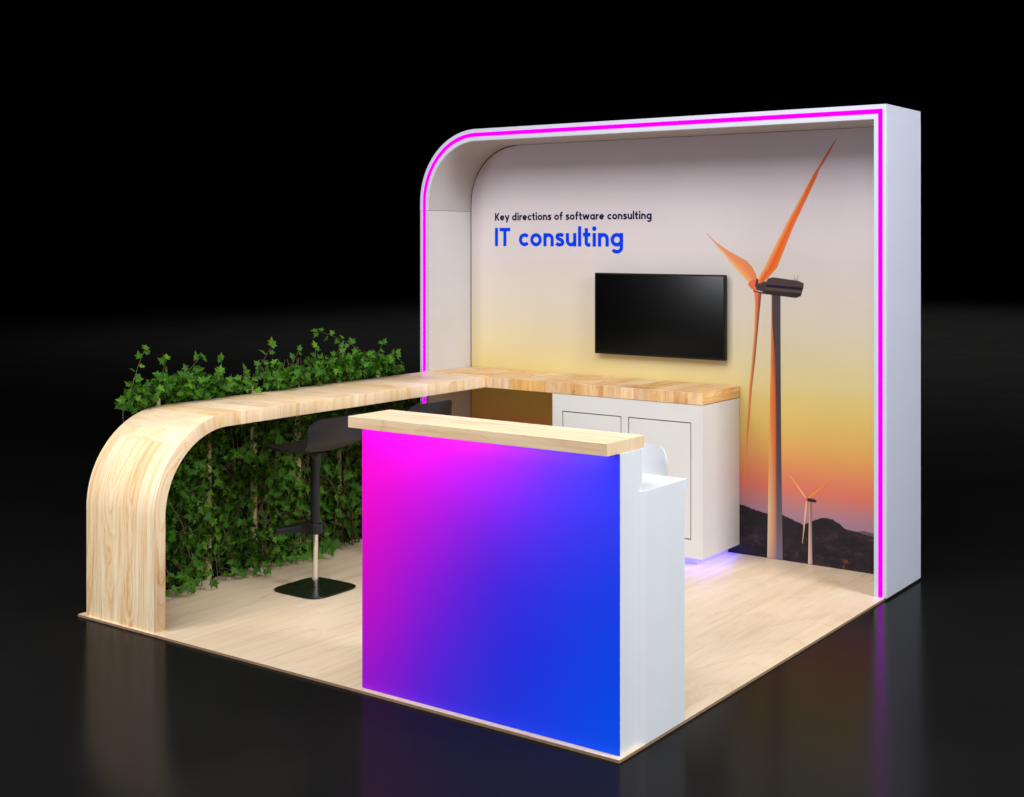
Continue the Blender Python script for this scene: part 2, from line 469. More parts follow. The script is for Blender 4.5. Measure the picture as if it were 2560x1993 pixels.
for i in range(len(tz)-1):
    def at(j, k): return (L_[j][0]*(1-k)+R_[j][0]*k, L_[j][1])
    k0, k1 = ks[i], ks[i+1]
    y = YW-0.0009
    P_.quad([at(i,0),at(i,k0),at(i+1,k1),at(i+1,0)], [edge[i], edge[i] if i < 2 else midc[i], midc[i+1] if i+1 > 1 else edge[i+1], edge[i+1]], y)
    P_.quad([at(i,k0),at(i,min(1,k0+0.14)),at(i+1,min(1,k1+0.14)),at(i+1,k1)], [midc[i], darkc[i], darkc[i+1], midc[i+1]], y)
    P_.quad([at(i,min(1,k0+0.14)),at(i,1),at(i+1,1),at(i+1,min(1,k1+0.14))], [darkc[i], darkc[i], darkc[i+1], darkc[i+1]], y)
# down blade
cL = [(-0.906,1.486),(-0.901,1.425),(-0.906,1.276),(-0.921,1.101),(-0.937,0.941),(-0.951,0.72),(-0.9645,0.435)]
cR = [(-0.862,1.48),(-0.874,1.365),(-0.885,1.26),(-0.900,1.102),(-0.920,0.941),(-0.939,0.72),(-0.9615,0.435)]
P_.strip(cL, cR, lambda i: [lin(236,128,70),lin(240,150,86),lin(240,176,110),lin(236,170,104),lin(228,150,90),lin(222,140,86),lin(226,150,100)][i],
         lambda i: [lin(66,52,66),lin(70,56,70),lin(78,60,70),lin(120,84,70),lin(176,104,66),lin(212,128,78),lin(226,150,100)][i], YW-0.0012,
         cm=lambda i: [lin(220,104,56),lin(214,108,64),lin(196,112,74),lin(180,104,70),lin(196,112,68),lin(214,130,78),lin(226,150,100)][i])
# nacelle
nac = [(-0.834,1.543),(-0.821,1.561),(-0.791,1.568),(-0.64,1.551),(-0.61,1.538),(-0.611,1.518),(-0.627,1.467),(-0.656,1.457),(-0.86,1.476),(-0.84,1.507)]
P_.poly(nac, lin(72,58,56), YW-0.0015)
P_.poly([(-0.86,1.476),(-0.656,1.457),(-0.627,1.467),(-0.622,1.482),(-0.85,1.495)], lin(46,34,32), YW-0.0016)
P_.poly([(-0.852,1.5),(-0.622,1.484),(-0.617,1.496),(-0.846,1.511)], lin(84,68,62), YW-0.0017)
P_.poly([(-0.83,1.528),(-0.613,1.514),(-0.618,1.5),(-0.835,1.514)], lin(18,14,38), YW-0.0018)
for a, b in (((-0.667,1.551),(-0.664,1.581)), ((-0.650,1.55),(-0.642,1.584)), ((-0.657,1.55),(-0.659,1.564))):
    P_.poly([(a[0]-0.0012,a[1]),(a[0]+0.0012,a[1]),(b[0]+0.0007,b[1]),(b[0]-0.0007,b[1])], lin(88,66,76), YW-0.0016)
# left blade
bU = [(-1.218,1.825),(-1.147,1.765),(-1.078,1.721),(-1.01,1.686),(-0.952,1.658),(-0.919,1.625),(-0.897,1.586),(-0.885,1.552)]
bD = [(-1.218,1.825),(-1.157,1.763),(-1.098,1.701),(-1.039,1.637),(-0.991,1.589),(-0.957,1.555),(-0.938,1.542),(-0.914,1.534)]
P_.strip(bU, bD, lambda i: lin(206+2*i,150-4*i,104-5*i), lambda i: lin(240,184-3*i,124-5*i), YW-0.0018, cm=lambda i: lin(228,136-i,98-3*i))
# right blade
aR = [(-0.412,2.337),(-0.455,2.26),(-0.524,2.151),(-0.536,2.118),(-0.596,1.998),(-0.666,1.862),(-0.71,1.761),(-0.743,1.683),(-0.769,1.622),(-0.801,1.589),(-0.834,1.555),(-0.87,1.53)]
aL = [(-0.412,2.337),(-0.465,2.266),(-0.53,2.165),(-0.552,2.134),(-0.606,2.045),(-0.688,1.908),(-0.756,1.785),(-0.808,1.688),(-0.847,1.615),(-0.867,1.585),(-0.88,1.554),(-0.881,1.533)]
P_.strip(aL, aR, lambda i: lin(*([(224,110,84),(222,108,80),(222,106,72),(224,112,54)][i] if i < 4 else (236,164,96))), 
         lambda i: lin(*((218,98,76) if i < 3 else (232,116,40))), YW-0.0021, cm=lambda i: lin(*((220,96,70) if i < 3 else (224,88,30))))
# hub: sunlit half, shaded half
hl = [(-0.944,1.529),(-0.938,1.538),(-0.925,1.548),(-0.903,1.556),(-0.893,1.556),(-0.900,1.52),(-0.889,1.494),(-0.905,1.491),(-0.923,1.502),(-0.937,1.516)]
P_.poly(hl, lin(226,104,72), YW-0.0019)
P_.poly([(-0.893,1.556),(-0.88,1.557),(-0.853,1.549),(-0.832,1.54),(-0.84,1.482),(-0.873,1.492),(-0.889,1.494),(-0.900,1.52)], lin(70,54,58), YW-0.00195)
P_.poly([(-0.908,1.492),(-0.858,1.483),(-0.856,1.477),(-0.912,1.486)], lin(58,42,44), YW-0.0020)
# small turbine
P_.quad([(-0.584,0.003),(-0.559,0.003),(-0.564,0.342),(-0.578,0.342)], [lin(226,196,176),lin(170,130,128),lin(96,72,76),lin(196,148,130)], YW-0.0012)
for tip, w, c in (((-0.694,0.479),0.006,lin(236,178,110)), ((-0.454,0.473),0.007,lin(236,140,62)), ((-0.617,0.109),0.007,lin(222,176,136))):
    hx, hz_ = -0.592, 0.356
    d = Vector((tip[0]-hx, tip[1]-hz_)).normalized(); n = Vector((-d.y, d.x))
    m = (hx + (tip[0]-hx)*0.25, hz_ + (tip[1]-hz_)*0.25)
    P_.poly([(hx+n.x*w*0.5,hz_+n.y*w*0.5),(m[0]+n.x*w*0.8,m[1]+n.y*w*0.8),(tip[0]+n.x*0.001,tip[1]+n.y*0.001),(tip[0]-n.x*0.001,tip[1]-n.y*0.001),(m[0]-n.x*w*0.8,m[1]-n.y*w*0.8),(hx-n.x*w*0.5,hz_-n.y*w*0.5)], c, YW-0.0015)
P_.poly([(-0.594,0.361),(-0.586,0.363),(-0.545,0.360),(-0.535,0.354),(-0.536,0.346),(-0.548,0.343),(-0.59,0.345)], lin(44,34,46), YW-0.0018)
P_.poly([(-0.600,0.356),(-0.592,0.363),(-0.586,0.358),(-0.588,0.348),(-0.596,0.347)], lin(190,90,70), YW-0.0021)
mural = child(P_.make("mural", [PRINT, HILLS]), wall)

# ---- lettering, drawn as even strokes
def arc(cx, cy, rx, ry, a0, a1, n=26):
    return [(cx+rx*math.cos(math.radians(a0+(a1-a0)*i/n)), cy+ry*math.sin(math.radians(a0+(a1-a0)*i/n))) for i in range(n+1)]
def crom(p, n=7):
    q = [p[0]] + p + [p[-1]]; out = []
    for i in range(1, len(q)-2):
        for k in range(n):
            t = k/n
            out.append(tuple(0.5*((2*q[i][j])+(-q[i-1][j]+q[i+1][j])*t+(2*q[i-1][j]-5*q[i][j]+4*q[i+1][j]-q[i+2][j])*t*t+(-q[i-1][j]+3*q[i][j]-3*q[i+1][j]+q[i+2][j])*t**3) for j in (0,1)))
    out.append(p[-1]); return out
def glyphs(w):
    X = 0.70; r = (X-w)/2; c = X/2; h = w/2; rn = 0.215
    G = {}
    G['o'] = (0.70, [arc(0.35,c,r,r,0,360,40)])
    G['c'] = (0.60, [arc(0.35,c,r,r,42,318)])
    G['e'] = (0.69, [arc(0.35,c,r,r,2,318,34), [(0.13,c-0.01),(0.35+r,c-0.01)]])
    G['a'] = (0.72, [arc(0.35,c,r,r,0,360,40), [(0.35+r,0),(0.35+r,X)]])
    G['d'] = (0.72, [arc(0.35,c,r,r,0,360,40), [(0.35+r,0),(0.35+r,1.06)]])
    G['g'] = (0.72, [arc(0.35,c,r,r,0,360,40), [(0.35+r,X)]+arc(0.35,-0.03,r,r*0.93,0,-148,22)])
    G['n'] = (2*rn+w, [[(h,0),(h,X)], [(h,X-h-rn-0.02)]+arc(h+rn,X-h-rn,rn,rn,180,0,20)+[(h+2*rn,0)]])
    G['u'] = (2*rn+w, [[(h+2*rn,0),(h+2*rn,X)], [(h,X)]+arc(h+rn,h+rn,rn,rn,180,360,20)+[(h+2*rn,h+rn+0.02)]])
    G['r'] = (0.40, [[(h,0),(h,X)], arc(h+rn,X-h-rn,rn,rn,180,62,14)])
    G['s'] = (0.52, [crom([(0.455,0.545),(0.375,0.607),(0.262,0.615),(0.135,0.585),(0.105,0.495),(0.165,0.415),(0.27,0.368),(0.385,0.315),(0.435,0.22),(0.395,0.125),(0.27,0.085),(0.145,0.10),(0.06,0.165)])])
    G['l'] = (w, [[(h,0),(h,1.06)]])
    G['i'] = (0.22, [[(0.11,0),(0.11,X)], 'dot'])
    G['t'] = (0.44, [[(0.19,0.96),(0.19,0.22)]+arc(0.31,0.20,0.12,0.12,180,270,10)+[(0.42,0.08)], [(0.0,X-h*0.85),(0.43,X-h*0.85)]])
    G['f'] = (0.44, [[(0.19,0),(0.19,0.80)]+arc(0.34,0.82,0.15,0.155,180,95,10)+[(0.44,0.975)], [(0.0,X-h*0.85),(0.42,X-h*0.85)]])
    G['w'] = (0.98, [[(0.07,X),(0.28,0.0)], [(0.265,0.03),(0.49,X-0.02)], [(0.49,X-0.02),(0.715,0.03)], [(0.70,0.0),(0.91,X)]])
    G['y'] = (0.66, [[(0.07,X),(0.345,0.04)], [(0.59,X),(0.25,-0.28)]])
    G['K'] = (0.70, [[(h,0),(h,1.0)], [(0.60,1.0),(0.20,0.44)], [(0.24,0.55),(0.62,0.0)]])
    G['I'] = (w, [[(h,0),(h,1.0)]])
    G['T'] = (0.68, [[(0.34,0),(0.34,1.0)], [(0.0,1.0-h),(0.68,1.0-h)]])
    return G
def ribbon(pts, w):
    n = len(pts); L, R = [], []
    closed = (Vector(pts[0])-Vector(pts[-1])).length < 1e-6
    for i in range(n):
        if closed: a, b = pts[(i-1) % (n-1)], pts[(i+1) % (n-1)] if i < n-1 else pts[1]
        else: a, b = pts[max(0,i-1)], pts[min(n-1,i+1)]
        d = (Vector(b)-Vector(a)).normalized(); nn = Vector((-d.y, d.x))*w/2
        L.append((pts[i][0]+nn.x, pts[i][1]+nn.y)); R.append((pts[i][0]-nn.x, pts[i][1]-nn.y))
    return L, R
def lettering(name, text, x0, x1, z0, cap, w, track, space, m):
    G = glyphs(w); x = 0; polys = []
    for ch in text:
        if ch == ' ': x += space; continue
        adv, st = G[ch]
        for s in st:
            if s == 'dot':
                polys.append([(x+0.11+0.125*math.cos(2*math.pi*k/20), 0.93+0.125*math.sin(2*math.pi*k/20)) for k in range(20)]); continue
            L, R = ribbon([(x+p[0], p[1]) for p in s], w)
            polys.append((L, R))
        x += adv + track
    tot = x - track; kx = (x1-x0)/tot
    V, F = [], []; lay = 0
    for p in polys:
        y = YW - 0.0014 - 0.00003*(lay % 3); lay += 1
        if isinstance(p, list):
            b = len(V); V += [(x0+q[0]*kx, y, z0+q[1]*cap) for q in p]; F.append(tuple(range(b, b+len(p))))
        else:
            L, R = p
            for i in range(len(L)-1):
                b = len(V)
                for q in (L[i], R[i], R[i+1], L[i+1]): V.append((x0+q[0]*kx, y, z0+q[1]*cap))
                F.append((b, b+1, b+2, b+3))
    me = bpy.data.meshes.new(name); me.from_pydata(V, [], F); me.update()
    return child(link(name, me, m), wall)
INK1 = plain("navy_vinyl", lin(14,8,56), 0.9, spec=0.05, grime=0.0); INK2 = plain("blue_vinyl", lin(2,60,228), 0.9, spec=0.05, grime=0.0)
lettering("lettering", "Key directions of software consulting", -2.722, -1.566, 1.899, 0.0475, 0.200, 0.09, 0.36, INK1)
lettering("lettering", "IT consulting", -2.722, -1.761, 1.7355, 0.117, 0.188, 0.10, 0.44, INK2)

# ------------------------------------------------------------------ television
tv = thing("television", "flat black television mounted on the mural above the wooden counter", "television", (-1.498, 2.91, 1.0912))
t0, t1, tz0, tz1, ty = -1.9335, -1.0632, 1.0912, 1.5769, 2.8917
bm = bmesh.new(); add_box(bm, t0, t1, ty, ty+0.028, tz0, tz1)
child(bm_obj("casing", bm, BEZEL, bevel=0.002), tv)
bm = bmesh.new(); add_box(bm, t0+0.009, t1-0.009, ty-0.0012, ty-0.0004, tz0+0.013, tz1-0.009)
child(bm_obj("screen", bm, SCREEN, bevel=0), tv)
bm = bmesh.new(); add_box(bm, -1.65, -1.35, ty+0.0285, YW-0.0045, 1.2, 1.46)
child(bm_obj("wall_mount", bm, BEZEL, bevel=0), tv)

# ------------------------------------------------------------------ wooden L-shaped worktop with the curved leg
BZ, BZ0, BX0, BX1 = 0.951, 0.886, -2.95, -2.4565
worktop = thing("worktop", "pale wooden L-shaped bar counter that curves down to the floor at its front end", "counter", (-2.7, 0.01, 0))
bmw = bmesh.new()
outer, inner, dist = [], [], []
cy, cz, RO, RI = 0.45, 0.511, 0.44, 0.375
d = 0.0
for i in range(9): outer.append((0.01, cz*i/8)); inner.append((0.01+0.065, cz*i/8))
for i in range(1, 33):
    a = math.pi - (math.pi/2)*i/32
    outer.append((cy+RO*math.cos(a), cz+RO*math.sin(a))); inner.append((cy+RI*math.cos(a), cz+RI*math.sin(a)))
for yy in (0.8, 1.2, 1.6, 2.0, 2.512): outer.append((yy, BZ)); inner.append((yy, BZ0))
rows = []
for (oy, oz), (iy, iz) in zip(outer, inner):
    rows.append([bmw.verts.new((BX0, oy, oz)), bmw.verts.new((BX1, oy, oz)), bmw.verts.new((BX1, iy, iz)), bmw.verts.new((BX0, iy, iz))])
ds = [0.0]
for a, b in zip(outer, outer[1:]): ds.append(ds[-1] + math.hypot(b[0]-a[0], b[1]-a[1]))
uvl = bmw.loops.layers.uv.new("UVMap")
seam = ds[9+16]          # the grain turns where the leg's veneer meets the top's staves
def setuv(f, uvs, mi):
    for l, t in zip(f.loops, uvs): l[uvl].uv = t
    f.material_index = mi; f.smooth = False
for k in range(len(rows)-1):
    r, s = rows[k], rows[k+1]; leg = ds[k+1] <= seam + 1e-6
    # top / outside
    f = bmw.faces.new([r[0], r[1], s[1], s[0]])
    if leg: setuv(f, [(ds[k],BX0),(ds[k],BX1),(ds[k+1],BX1),(ds[k+1],BX0)], 1)
    else: setuv(f, [(BX0,ds[k]),(BX1,ds[k]),(BX1,ds[k+1]),(BX0,ds[k+1])], 0)
    f.smooth = True
    f = bmw.faces.new([r[1], r[2], s[2], s[1]])
    if leg: setuv(f, [(ds[k],0.0+3),(ds[k],0.065+3),(ds[k+1],0.065+3),(ds[k+1],3.0)], 1)
    else: setuv(f, [(0.2,ds[k]),(0.265,ds[k]),(0.265,ds[k+1]),(0.2,ds[k+1])], 0)
    f = bmw.faces.new([r[2], r[3], s[3], s[2]]); setuv(f, [(BX1,ds[k]),(BX0,ds[k]),(BX0,ds[k+1]),(BX1,ds[k+1])], 0); f.smooth = True
    f = bmw.faces.new([r[3], r[0], s[0], s[3]]); setuv(f, [(0.5,ds[k]),(0.565,ds[k]),(0.565,ds[k+1]),(0.5,ds[k+1])], 0)
f = bmw.faces.new(rows[0]); f = bmw.faces.new(list(reversed(rows[-1])))
me = bpy.data.meshes.new("bench"); bmw.to_mesh(me); bmw.free()
bench = child(link("bench", me, [W_BENCH, W_LEG]), worktop)
me.shade_smooth() if hasattr(me, "shade_smooth") else None
md = bench.modifiers.new("edge_split", 'EDGE_SPLIT'); md.split_angle = math.radians(35)
md = bench.modifiers.new("bevel", 'BEVEL'); md.width = 0.0025; md.segments = 2; md.limit_method = 'ANGLE'; md.angle_limit = math.radians(50)
bench.modifiers.move(1, 0)
# corner piece inside the wall frame and the back run
def slab_poly(name, pts, m, grain, bev=0.002, corner=None):
    bm = bmesh.new(); prism(bm, pts, lambda p, s: (p[0], p[1], BZ if s else BZ0))
    return bm_obj(name, bm, m, bevel=bev, uv=grain_uv(grain, off=(0.2, 0.013)))
rc = 0.012
cor = [(-0.9955-rc+rc*math.sin(math.radians(a)), 2.4883+rc-rc*math.cos(math.radians(a))) for a in range(0, 91, 15)]
child(slab_poly("corner_top", [(XLI+0.003,2.5125),(BX1,2.5125),(BX1,YW-0.005),(XLI+0.003,YW-0.005)], W_BACK, 0), worktop)
child(slab_poly("counter_top", [(BX1+0.0006,2.4883)] + cor + [(-0.9955,YW-0.005),(BX1+0.0006,YW-0.005)], W_BACK, 1), worktop)

# ------------------------------------------------------------------ white base cabinet under the back run
cab = thing("base_cabinet", "white two-door base cabinet under the back counter with violet light at its plinth", "cabinet", (-1.48, 2.7, 0))
cx0, cx1, cyf, cz0 = -1.970, -0.9941, 2.4874+0.004, 0.0538
d0, d1, d2, d3, dz1, dz0 = -1.9023, -1.503, -1.4604, -1.0625, 0.7873, 0.1515
th = 0.018
bm = bmesh.new()
add_box(bm, cx0, cx1, cyf+th, YW-0.005, cz0, BZ0-0.004)
child(bm_obj("carcass", bm, WHITE2, bevel=0.001), cab)
bm = bmesh.new()
for x0, x1, z0, z1 in ((cx0,cx1,dz1,BZ0-0.0015),(cx0,cx1,cz0,dz0),(cx0,d0,dz0,dz1),(d1,d2,dz0,dz1),(d3,cx1,dz0,dz1)):
    add_box(bm, x0, x1, cyf, cyf+th-0.0004, z0, z1)
bmesh.ops.remove_doubles(bm, verts=bm.verts, dist=1e-5)
child(bm_obj("face_frame", bm, WHITE2), cab)
for a, b in ((d0,d1),(d2,d3)):
    dr = child(box("door", a+0.0060, b-0.0060, cyf+0.001, cyf+th-0.003, dz0+0.0060, dz1-0.0060, WHITE2, bevel=0.001), cab)
    bm = bmesh.new(); add_box(bm, a+0.0003, b-0.0003, cyf+th-0.0025, cyf+th-0.0008, dz0+0.0003, dz1-0.0003)
    g = bm_obj("gap_shade", bm, GAP); g.parent = dr  # dark sheet behind the door, standing in for shade in its gaps
child(box("plinth", cx0+0.05, -1.0645, 2.5803, YW-0.005, 0.0, cz0-0.002, WHITE2, bevel=0.001), cab)
bm = bmesh.new()
add_box(bm, cx0+0.03, cx1-0.036, 2.532, 2.544, cz0-0.003, cz0-0.0008)
add_box(bm, cx1-0.048, cx1-0.036, 2.5445, YW-0.01, cz0-0.003, cz0-0.0008)
child(bm_obj("light_strip", bm, BLUE), cab)

# ------------------------------------------------------------------ reception counter
rec = thing("reception_counter", "front reception counter with a magenta to blue face, wooden top and white desk behind", "counter", (-0.6, 0.1, 0))
kx0, kx1, ky = -1.2085, -0.0152, 0.0279
sz0, sz1 = 1.0415, 1.0862
ky1 = 0.180
child(box("body", kx0, kx1, ky+0.003, ky1, 0.0, sz0, WHITE, bevel=0.001), rec)
# printed face: grid of print colours, left to right by top to bottom
GC = [[(240,0,205),(236,8,205),(195,25,222),(100,48,228),(44,62,230)],
      [(225,0,182),(185,12,205),(118,30,220),(72,45,226),(34,58,226)],
      [(205,3,180),(140,18,205),(66,31,209),(36,48,220),(18,60,224)],
      [(182,8,186),(102,24,207),(48,40,214),(28,52,220),(4,70,226)],
      [(140,18,196),(76,30,208),(36,50,216),(20,62,228),(0,80,234)]]
def gcol(s, t):
    """print colour, softened over the neighbouring cells so no grid line shows"""
    acc = [0, 0, 0]; tot = 0
    for di in range(-3, 4):
        for dj in range(-3, 4):
            w = math.exp(-(di*di+dj*dj)/5.0); c = gcell(min(1, max(0, s+di*0.055)), min(1, max(0, t+dj*0.055)))
            tot += w
            for k in range(3): acc[k] += c[k]*w
    return tuple(x/tot for x in acc) + (1,)
def gcell(s, t):
    x = min(3.9999, s*4); y = min(3.9999, t*4); i, j = int(x), int(y); a, b = x-i, y-j
    A = [lin(*GC[j+q][i+p]) for q in (0,1) for p in (0,1)]
    return tuple(sum(w*c[k] for w, c in zip(((1-a)*(1-b), a*(1-b), (1-a)*b, a*b), A)) for k in range(3)) + (1,)
FP = Print(); n = 32
for i in range(n):
    for j in range(n):
        c = [(i/n,j/n),((i+1)/n,j/n),((i+1)/n,(j+1)/n),(i/n,(j+1)/n)]
        FP.quad([(kx0+(kx1-kx0)*s, 0.0015+(sz0-0.003)*(1-t)) for s, t in c], [gcol(s,t) for s, t in c], ky)
FACE = attr_mat("printed_face", 0.55, 0.1)
_nt = FACE.node_tree; _b = _nt.nodes["Principled BSDF"]        # back-lit print
_nt.links.new([x for x in _nt.nodes if x.type == 'ATTRIBUTE'][0].outputs["Color"], _b.inputs["Emission Color"])
_b.inputs["Emission Strength"].default_value = FACE_GLOW
fp = FP.make("front_panel", [FACE])
for p in fp.data.polygons: p.use_smooth = True
child(fp, rec)
child(box("counter_top", -1.2144, -0.0191, -0.0479, 0.2008, sz0+0.0005, sz1, W_FRONT, bevel=0.0012, uv=grain_uv(0, off=(0.1,0.02))), rec)
bm = bmesh.new(); add_box(bm, kx0+0.02, kx1-0.03, -0.030, -0.015, sz0-0.002, sz0-0.0003)
child(bm_obj("light_strip", bm, COOL), rec)
lx, ly0, ly1, lyo, lz, lz0 = 0.0006, 0.1556, 0.4625, 0.4831, 0.8918, 0.8495
child(box("desk_top", kx0, kx1, ky1+0.0006, lyo, lz0, lz, WHITE, bevel=0.001), rec)
bm = bmesh.new(); prism(bm, [(ly0,0.0005),(ly1,0.0005),(ly1,lz0),(lyo,lz0),(lyo,lz),(ly0,lz)], lambda p, k: (lx if k else kx1+0.0004, p[0] + (0.026 if k and p[0] < ly0+1e-4 else 0.0), p[1]))
child(bm_obj("side_panel", bm, WHITE, bevel=0.0), rec)
child(box("side_panel", kx0, kx0+0.016, ky1+0.0006, ly1, 0.0005, lz0-0.0005, WHITE, bevel=0.001), rec)

# ------------------------------------------------------------------ stools
def shell_bm():
    prof = [(-0.172,0.722),(-0.150,0.719),(-0.105,0.7145),(-0.055,0.711),(-0.01,0.710),(0.04,0.7115),(0.085,0.716),(0.118,0.7255),(0.143,0.743),(0.160,0.766),(0.173,0.797),(0.184,0.828),(0.193,0.855),(0.200,0.878),(0.204,0.892)]
    # arclength
    s = [0.0]
    for a, b in zip(prof, prof[1:]): s.append(s[-1]+math.hypot(b[0]-a[0], b[1]-a[1]))
    tot = s[-1]
    def at(t):
        for i in range(len(s)-1):
            if t <= s[i+1] + 1e-9:
                k = (t-s[i])/(s[i+1]-s[i]); return tuple(prof[i][j]*(1-k)+prof[i+1][j]*k for j in (0,1))
        return prof[-1]
    bm = bmesh.new(); nv, nu = 46, 30; grid = []
    for i in range(nv+1):
        # finer rows toward both ends so the rounded corners resolve
        t = tot*(0.5-0.5*math.cos(math.pi*i/nv))
        x, z = at(t)
        d0_, d1_ = t, tot-t
        rad0, rad1 = 0.05, 0.075
        hw = 0.200
        cut0 = 0 if d0_ >= rad0 else rad0-math.sqrt(max(0, rad0**2-(rad0-d0_)**2))
        cut1 = 0 if d1_ >= rad1 else rad1-math.sqrt(max(0, rad1**2-(rad1-d1_)**2))
        hw = max(0.02, hw - cut0 - cut1)
        row = []
        for j in range(nu+1):
            y = hw*math.sin(math.pi/2*(2*j/nu-1))
            f = (y/0.2)**2
            up = max(0.0, min(1.0, (z-0.715)/0.12))
            xx = x - 0.040*f*up
            zz = z + 0.010*f*(1-up) - 0.006*(1-f)*(1-up)*(1.0 if abs(x) < 0.15 else 0.3)
            row.append(bm.verts.new((xx, y, zz)))
        grid.append(row)
    for i in range(nv):
        for j in range(nu):
            bm.faces.new([grid[i][j], grid[i+1][j], grid[i+1][j+1], grid[i][j+1]])
    bmesh.ops.recalc_face_normals(bm, faces=bm.faces)
    bmesh.ops.solidify(bm, geom=bm.faces, thickness=0.011)
    return bm

def make_stool(name, label, group, seat_m, leg_m):
    t = thing(name, label, "bar stool", (0,0,0), 0, group)
    bm = shell_bm()
    se = bm_obj("seat", bm, seat_m, t, smooth=True)
    md = se.modifiers.new("edge_split", 'EDGE_SPLIT'); md.split_angle = math.radians(50)
    bm = bmesh.new(); lathe(bm, [(0.0235,0.283),(0.0235,0.655),(0.027,0.672),(0.036,0.686),(0.055,0.697),(0.075,0.7015)])
    bm_obj("column", bm, leg_m, t, smooth=True).modifiers.new("edge_split", 'EDGE_SPLIT')
    bm = bmesh.new(); lathe(bm, [(0.0155,0.010),(0.0155,0.2835)])
    bm_obj("gas_lift", bm, CHROME, t, smooth=True).modifiers.new("edge_split", 'EDGE_SPLIT')
    # footrest: a flared bar in front of the column
    bm = bmesh.new(); pts = []
    half = [(-0.168,0.0),(-0.168,0.07),(-0.166,0.115),(-0.158,0.132),(-0.145,0.134),(-0.13,0.118),(-0.105,0.088),(-0.075,0.062),(-0.045,0.044),(-0.015,0.037),(0.02,0.034),(0.034,0.022),(0.038,0.0)]
    pts = half + [(x, -y) for x, y in reversed(half[1:-1])]
    hole = False
    prism(bm, pts, lambda p, s: (p[0], p[1], (0.309 + 0.024*max(0.0, min(1.0, (p[0]+0.135)/0.115))**1.6) if s else 0.2835))
    bm_obj("footrest", bm, leg_m, t, bevel=0.003)
    bm = bmesh.new(); pts = []
    for k in range(72):
        a = 2*math.pi*k/72; e = 2/4.8
        c, s_ = math.cos(a), math.sin(a)
        pts.append((0.168*math.copysign(abs(c)**e, c), 0.168*math.copysign(abs(s_)**e, s_)))
    prism(bm, pts, lambda p, s: (p[0], p[1], 0.0085 if s else 0.0006))
    bm_obj("base_plate", bm, BASEM if leg_m is BLACKM else WHITE, t, bevel=0.002)
    return t
def copy_thing(r, loc, rz, label):
    c = r.copy(); COL.objects.link(c); c.location = loc; c.rotation_euler = (0,0,rz); c["label"] = label
    for ch in list(r.children):
        k = ch.copy(); COL.objects.link(k); k.parent = c
    return c
st = make_stool("bar_stool", "black bar stool in front of the ivy, whole pedestal and square base in view", "black stools at the wooden bar", BLACKM, BLACKM)
st.location = (-2.41, 0.99, 0)
copy_thing(st, (-2.41, 1.72, 0), 0.0, "black bar stool mostly hidden behind the magenta counter, only its backrest showing")
ws = make_stool("bar_stool", "white stool behind the reception desk, only its rounded white backrest showing", None, SHELLW, SHELLW)
ws.location = (-0.615, 0.93, 0); ws.rotation_euler = (0, 0, math.radians(90))

# ------------------------------------------------------------------ ivy hedge on stakes
hedge = thing("ivy_hedge", "dark green ivy hedge on pale stakes along the outside of the wooden bar", "hedge", (-2.97, 1.25, 0))
LEAFPTS = [(0,0),(0.16,-0.10),(0.44,-0.02),(0.30,0.20),(0.54,0.46),(0.24,0.52),(0,1.0)]
lv, lf, lc = [], [], []
rng = random.Random(23)
def blocked(x, y, z, m=0.012):
    if x < BX0 - 0.004 or x > BX1 + 0.02: return False
    if z < cz: return -0.03 < y < 0.075 + m
    if y < cy:
        r = math.hypot(y-cy, z-cz); return RI - m < r < RO + m
    return BZ0 - m < z < BZ + m
def add_leaf(p, nrm, tip, size, tone):
    n = Vector(nrm).normalized(); t = Vector(tip); t = (t - n*t.dot(n))
    if t.length < 1e-3: t = n.orthogonal()
    t.normalize(); s = n.cross(t)
    fold = rng.uniform(0.08, 0.42); curl = rng.uniform(-0.05, 0.30); k = rng.uniform(0.85, 1.12)
    b = len(lv); tr = []
    for (a, c) in LEAFPTS: tr.append((a*k, c))
    for (a, c) in LEAFPTS[1:6]: tr.append((-a*k, c))
    q = []
    for (a, c) in tr:
        q.append(Vector(p) + s*(a*size) + t*(c*size) + n*(abs(a)*fold*size - curl*c*c*size))
    cs = min(1.0, 1.0)
    # keep the blade off the timber
    if any(blocked(v.x, v.y, v.z, 0.0) for v in q): return False
    if min(v.z for v in q) < 0.002: return False
    lv.extend(q)
    lf.append((b, b+1, b+2, b+3, b+4, b+5, b+6)); lf.append((b, b+6, b+11, b+10, b+9, b+8, b+7))
    base = [0.027, 0.119, 0.0055]; yel = rng.random()**1.3*1.25
    col = [base[0]*tone*(1+0.9*yel*yel), base[1]*tone*(1+0.25*yel*yel), base[2]*tone*(1+0.4*yel)]
    vein = [col[0]*2.0+0.008, col[1]*1.45, col[2]*1.5]
    for f in (0, 1):
        lc.append([vein] + [col]*5 + [[(vein[i]+col[i])/2 for i in range(3)]] if f == 0 else [vein, [(vein[i]+col[i])/2 for i in range(3)]] + [col]*5)
    return True

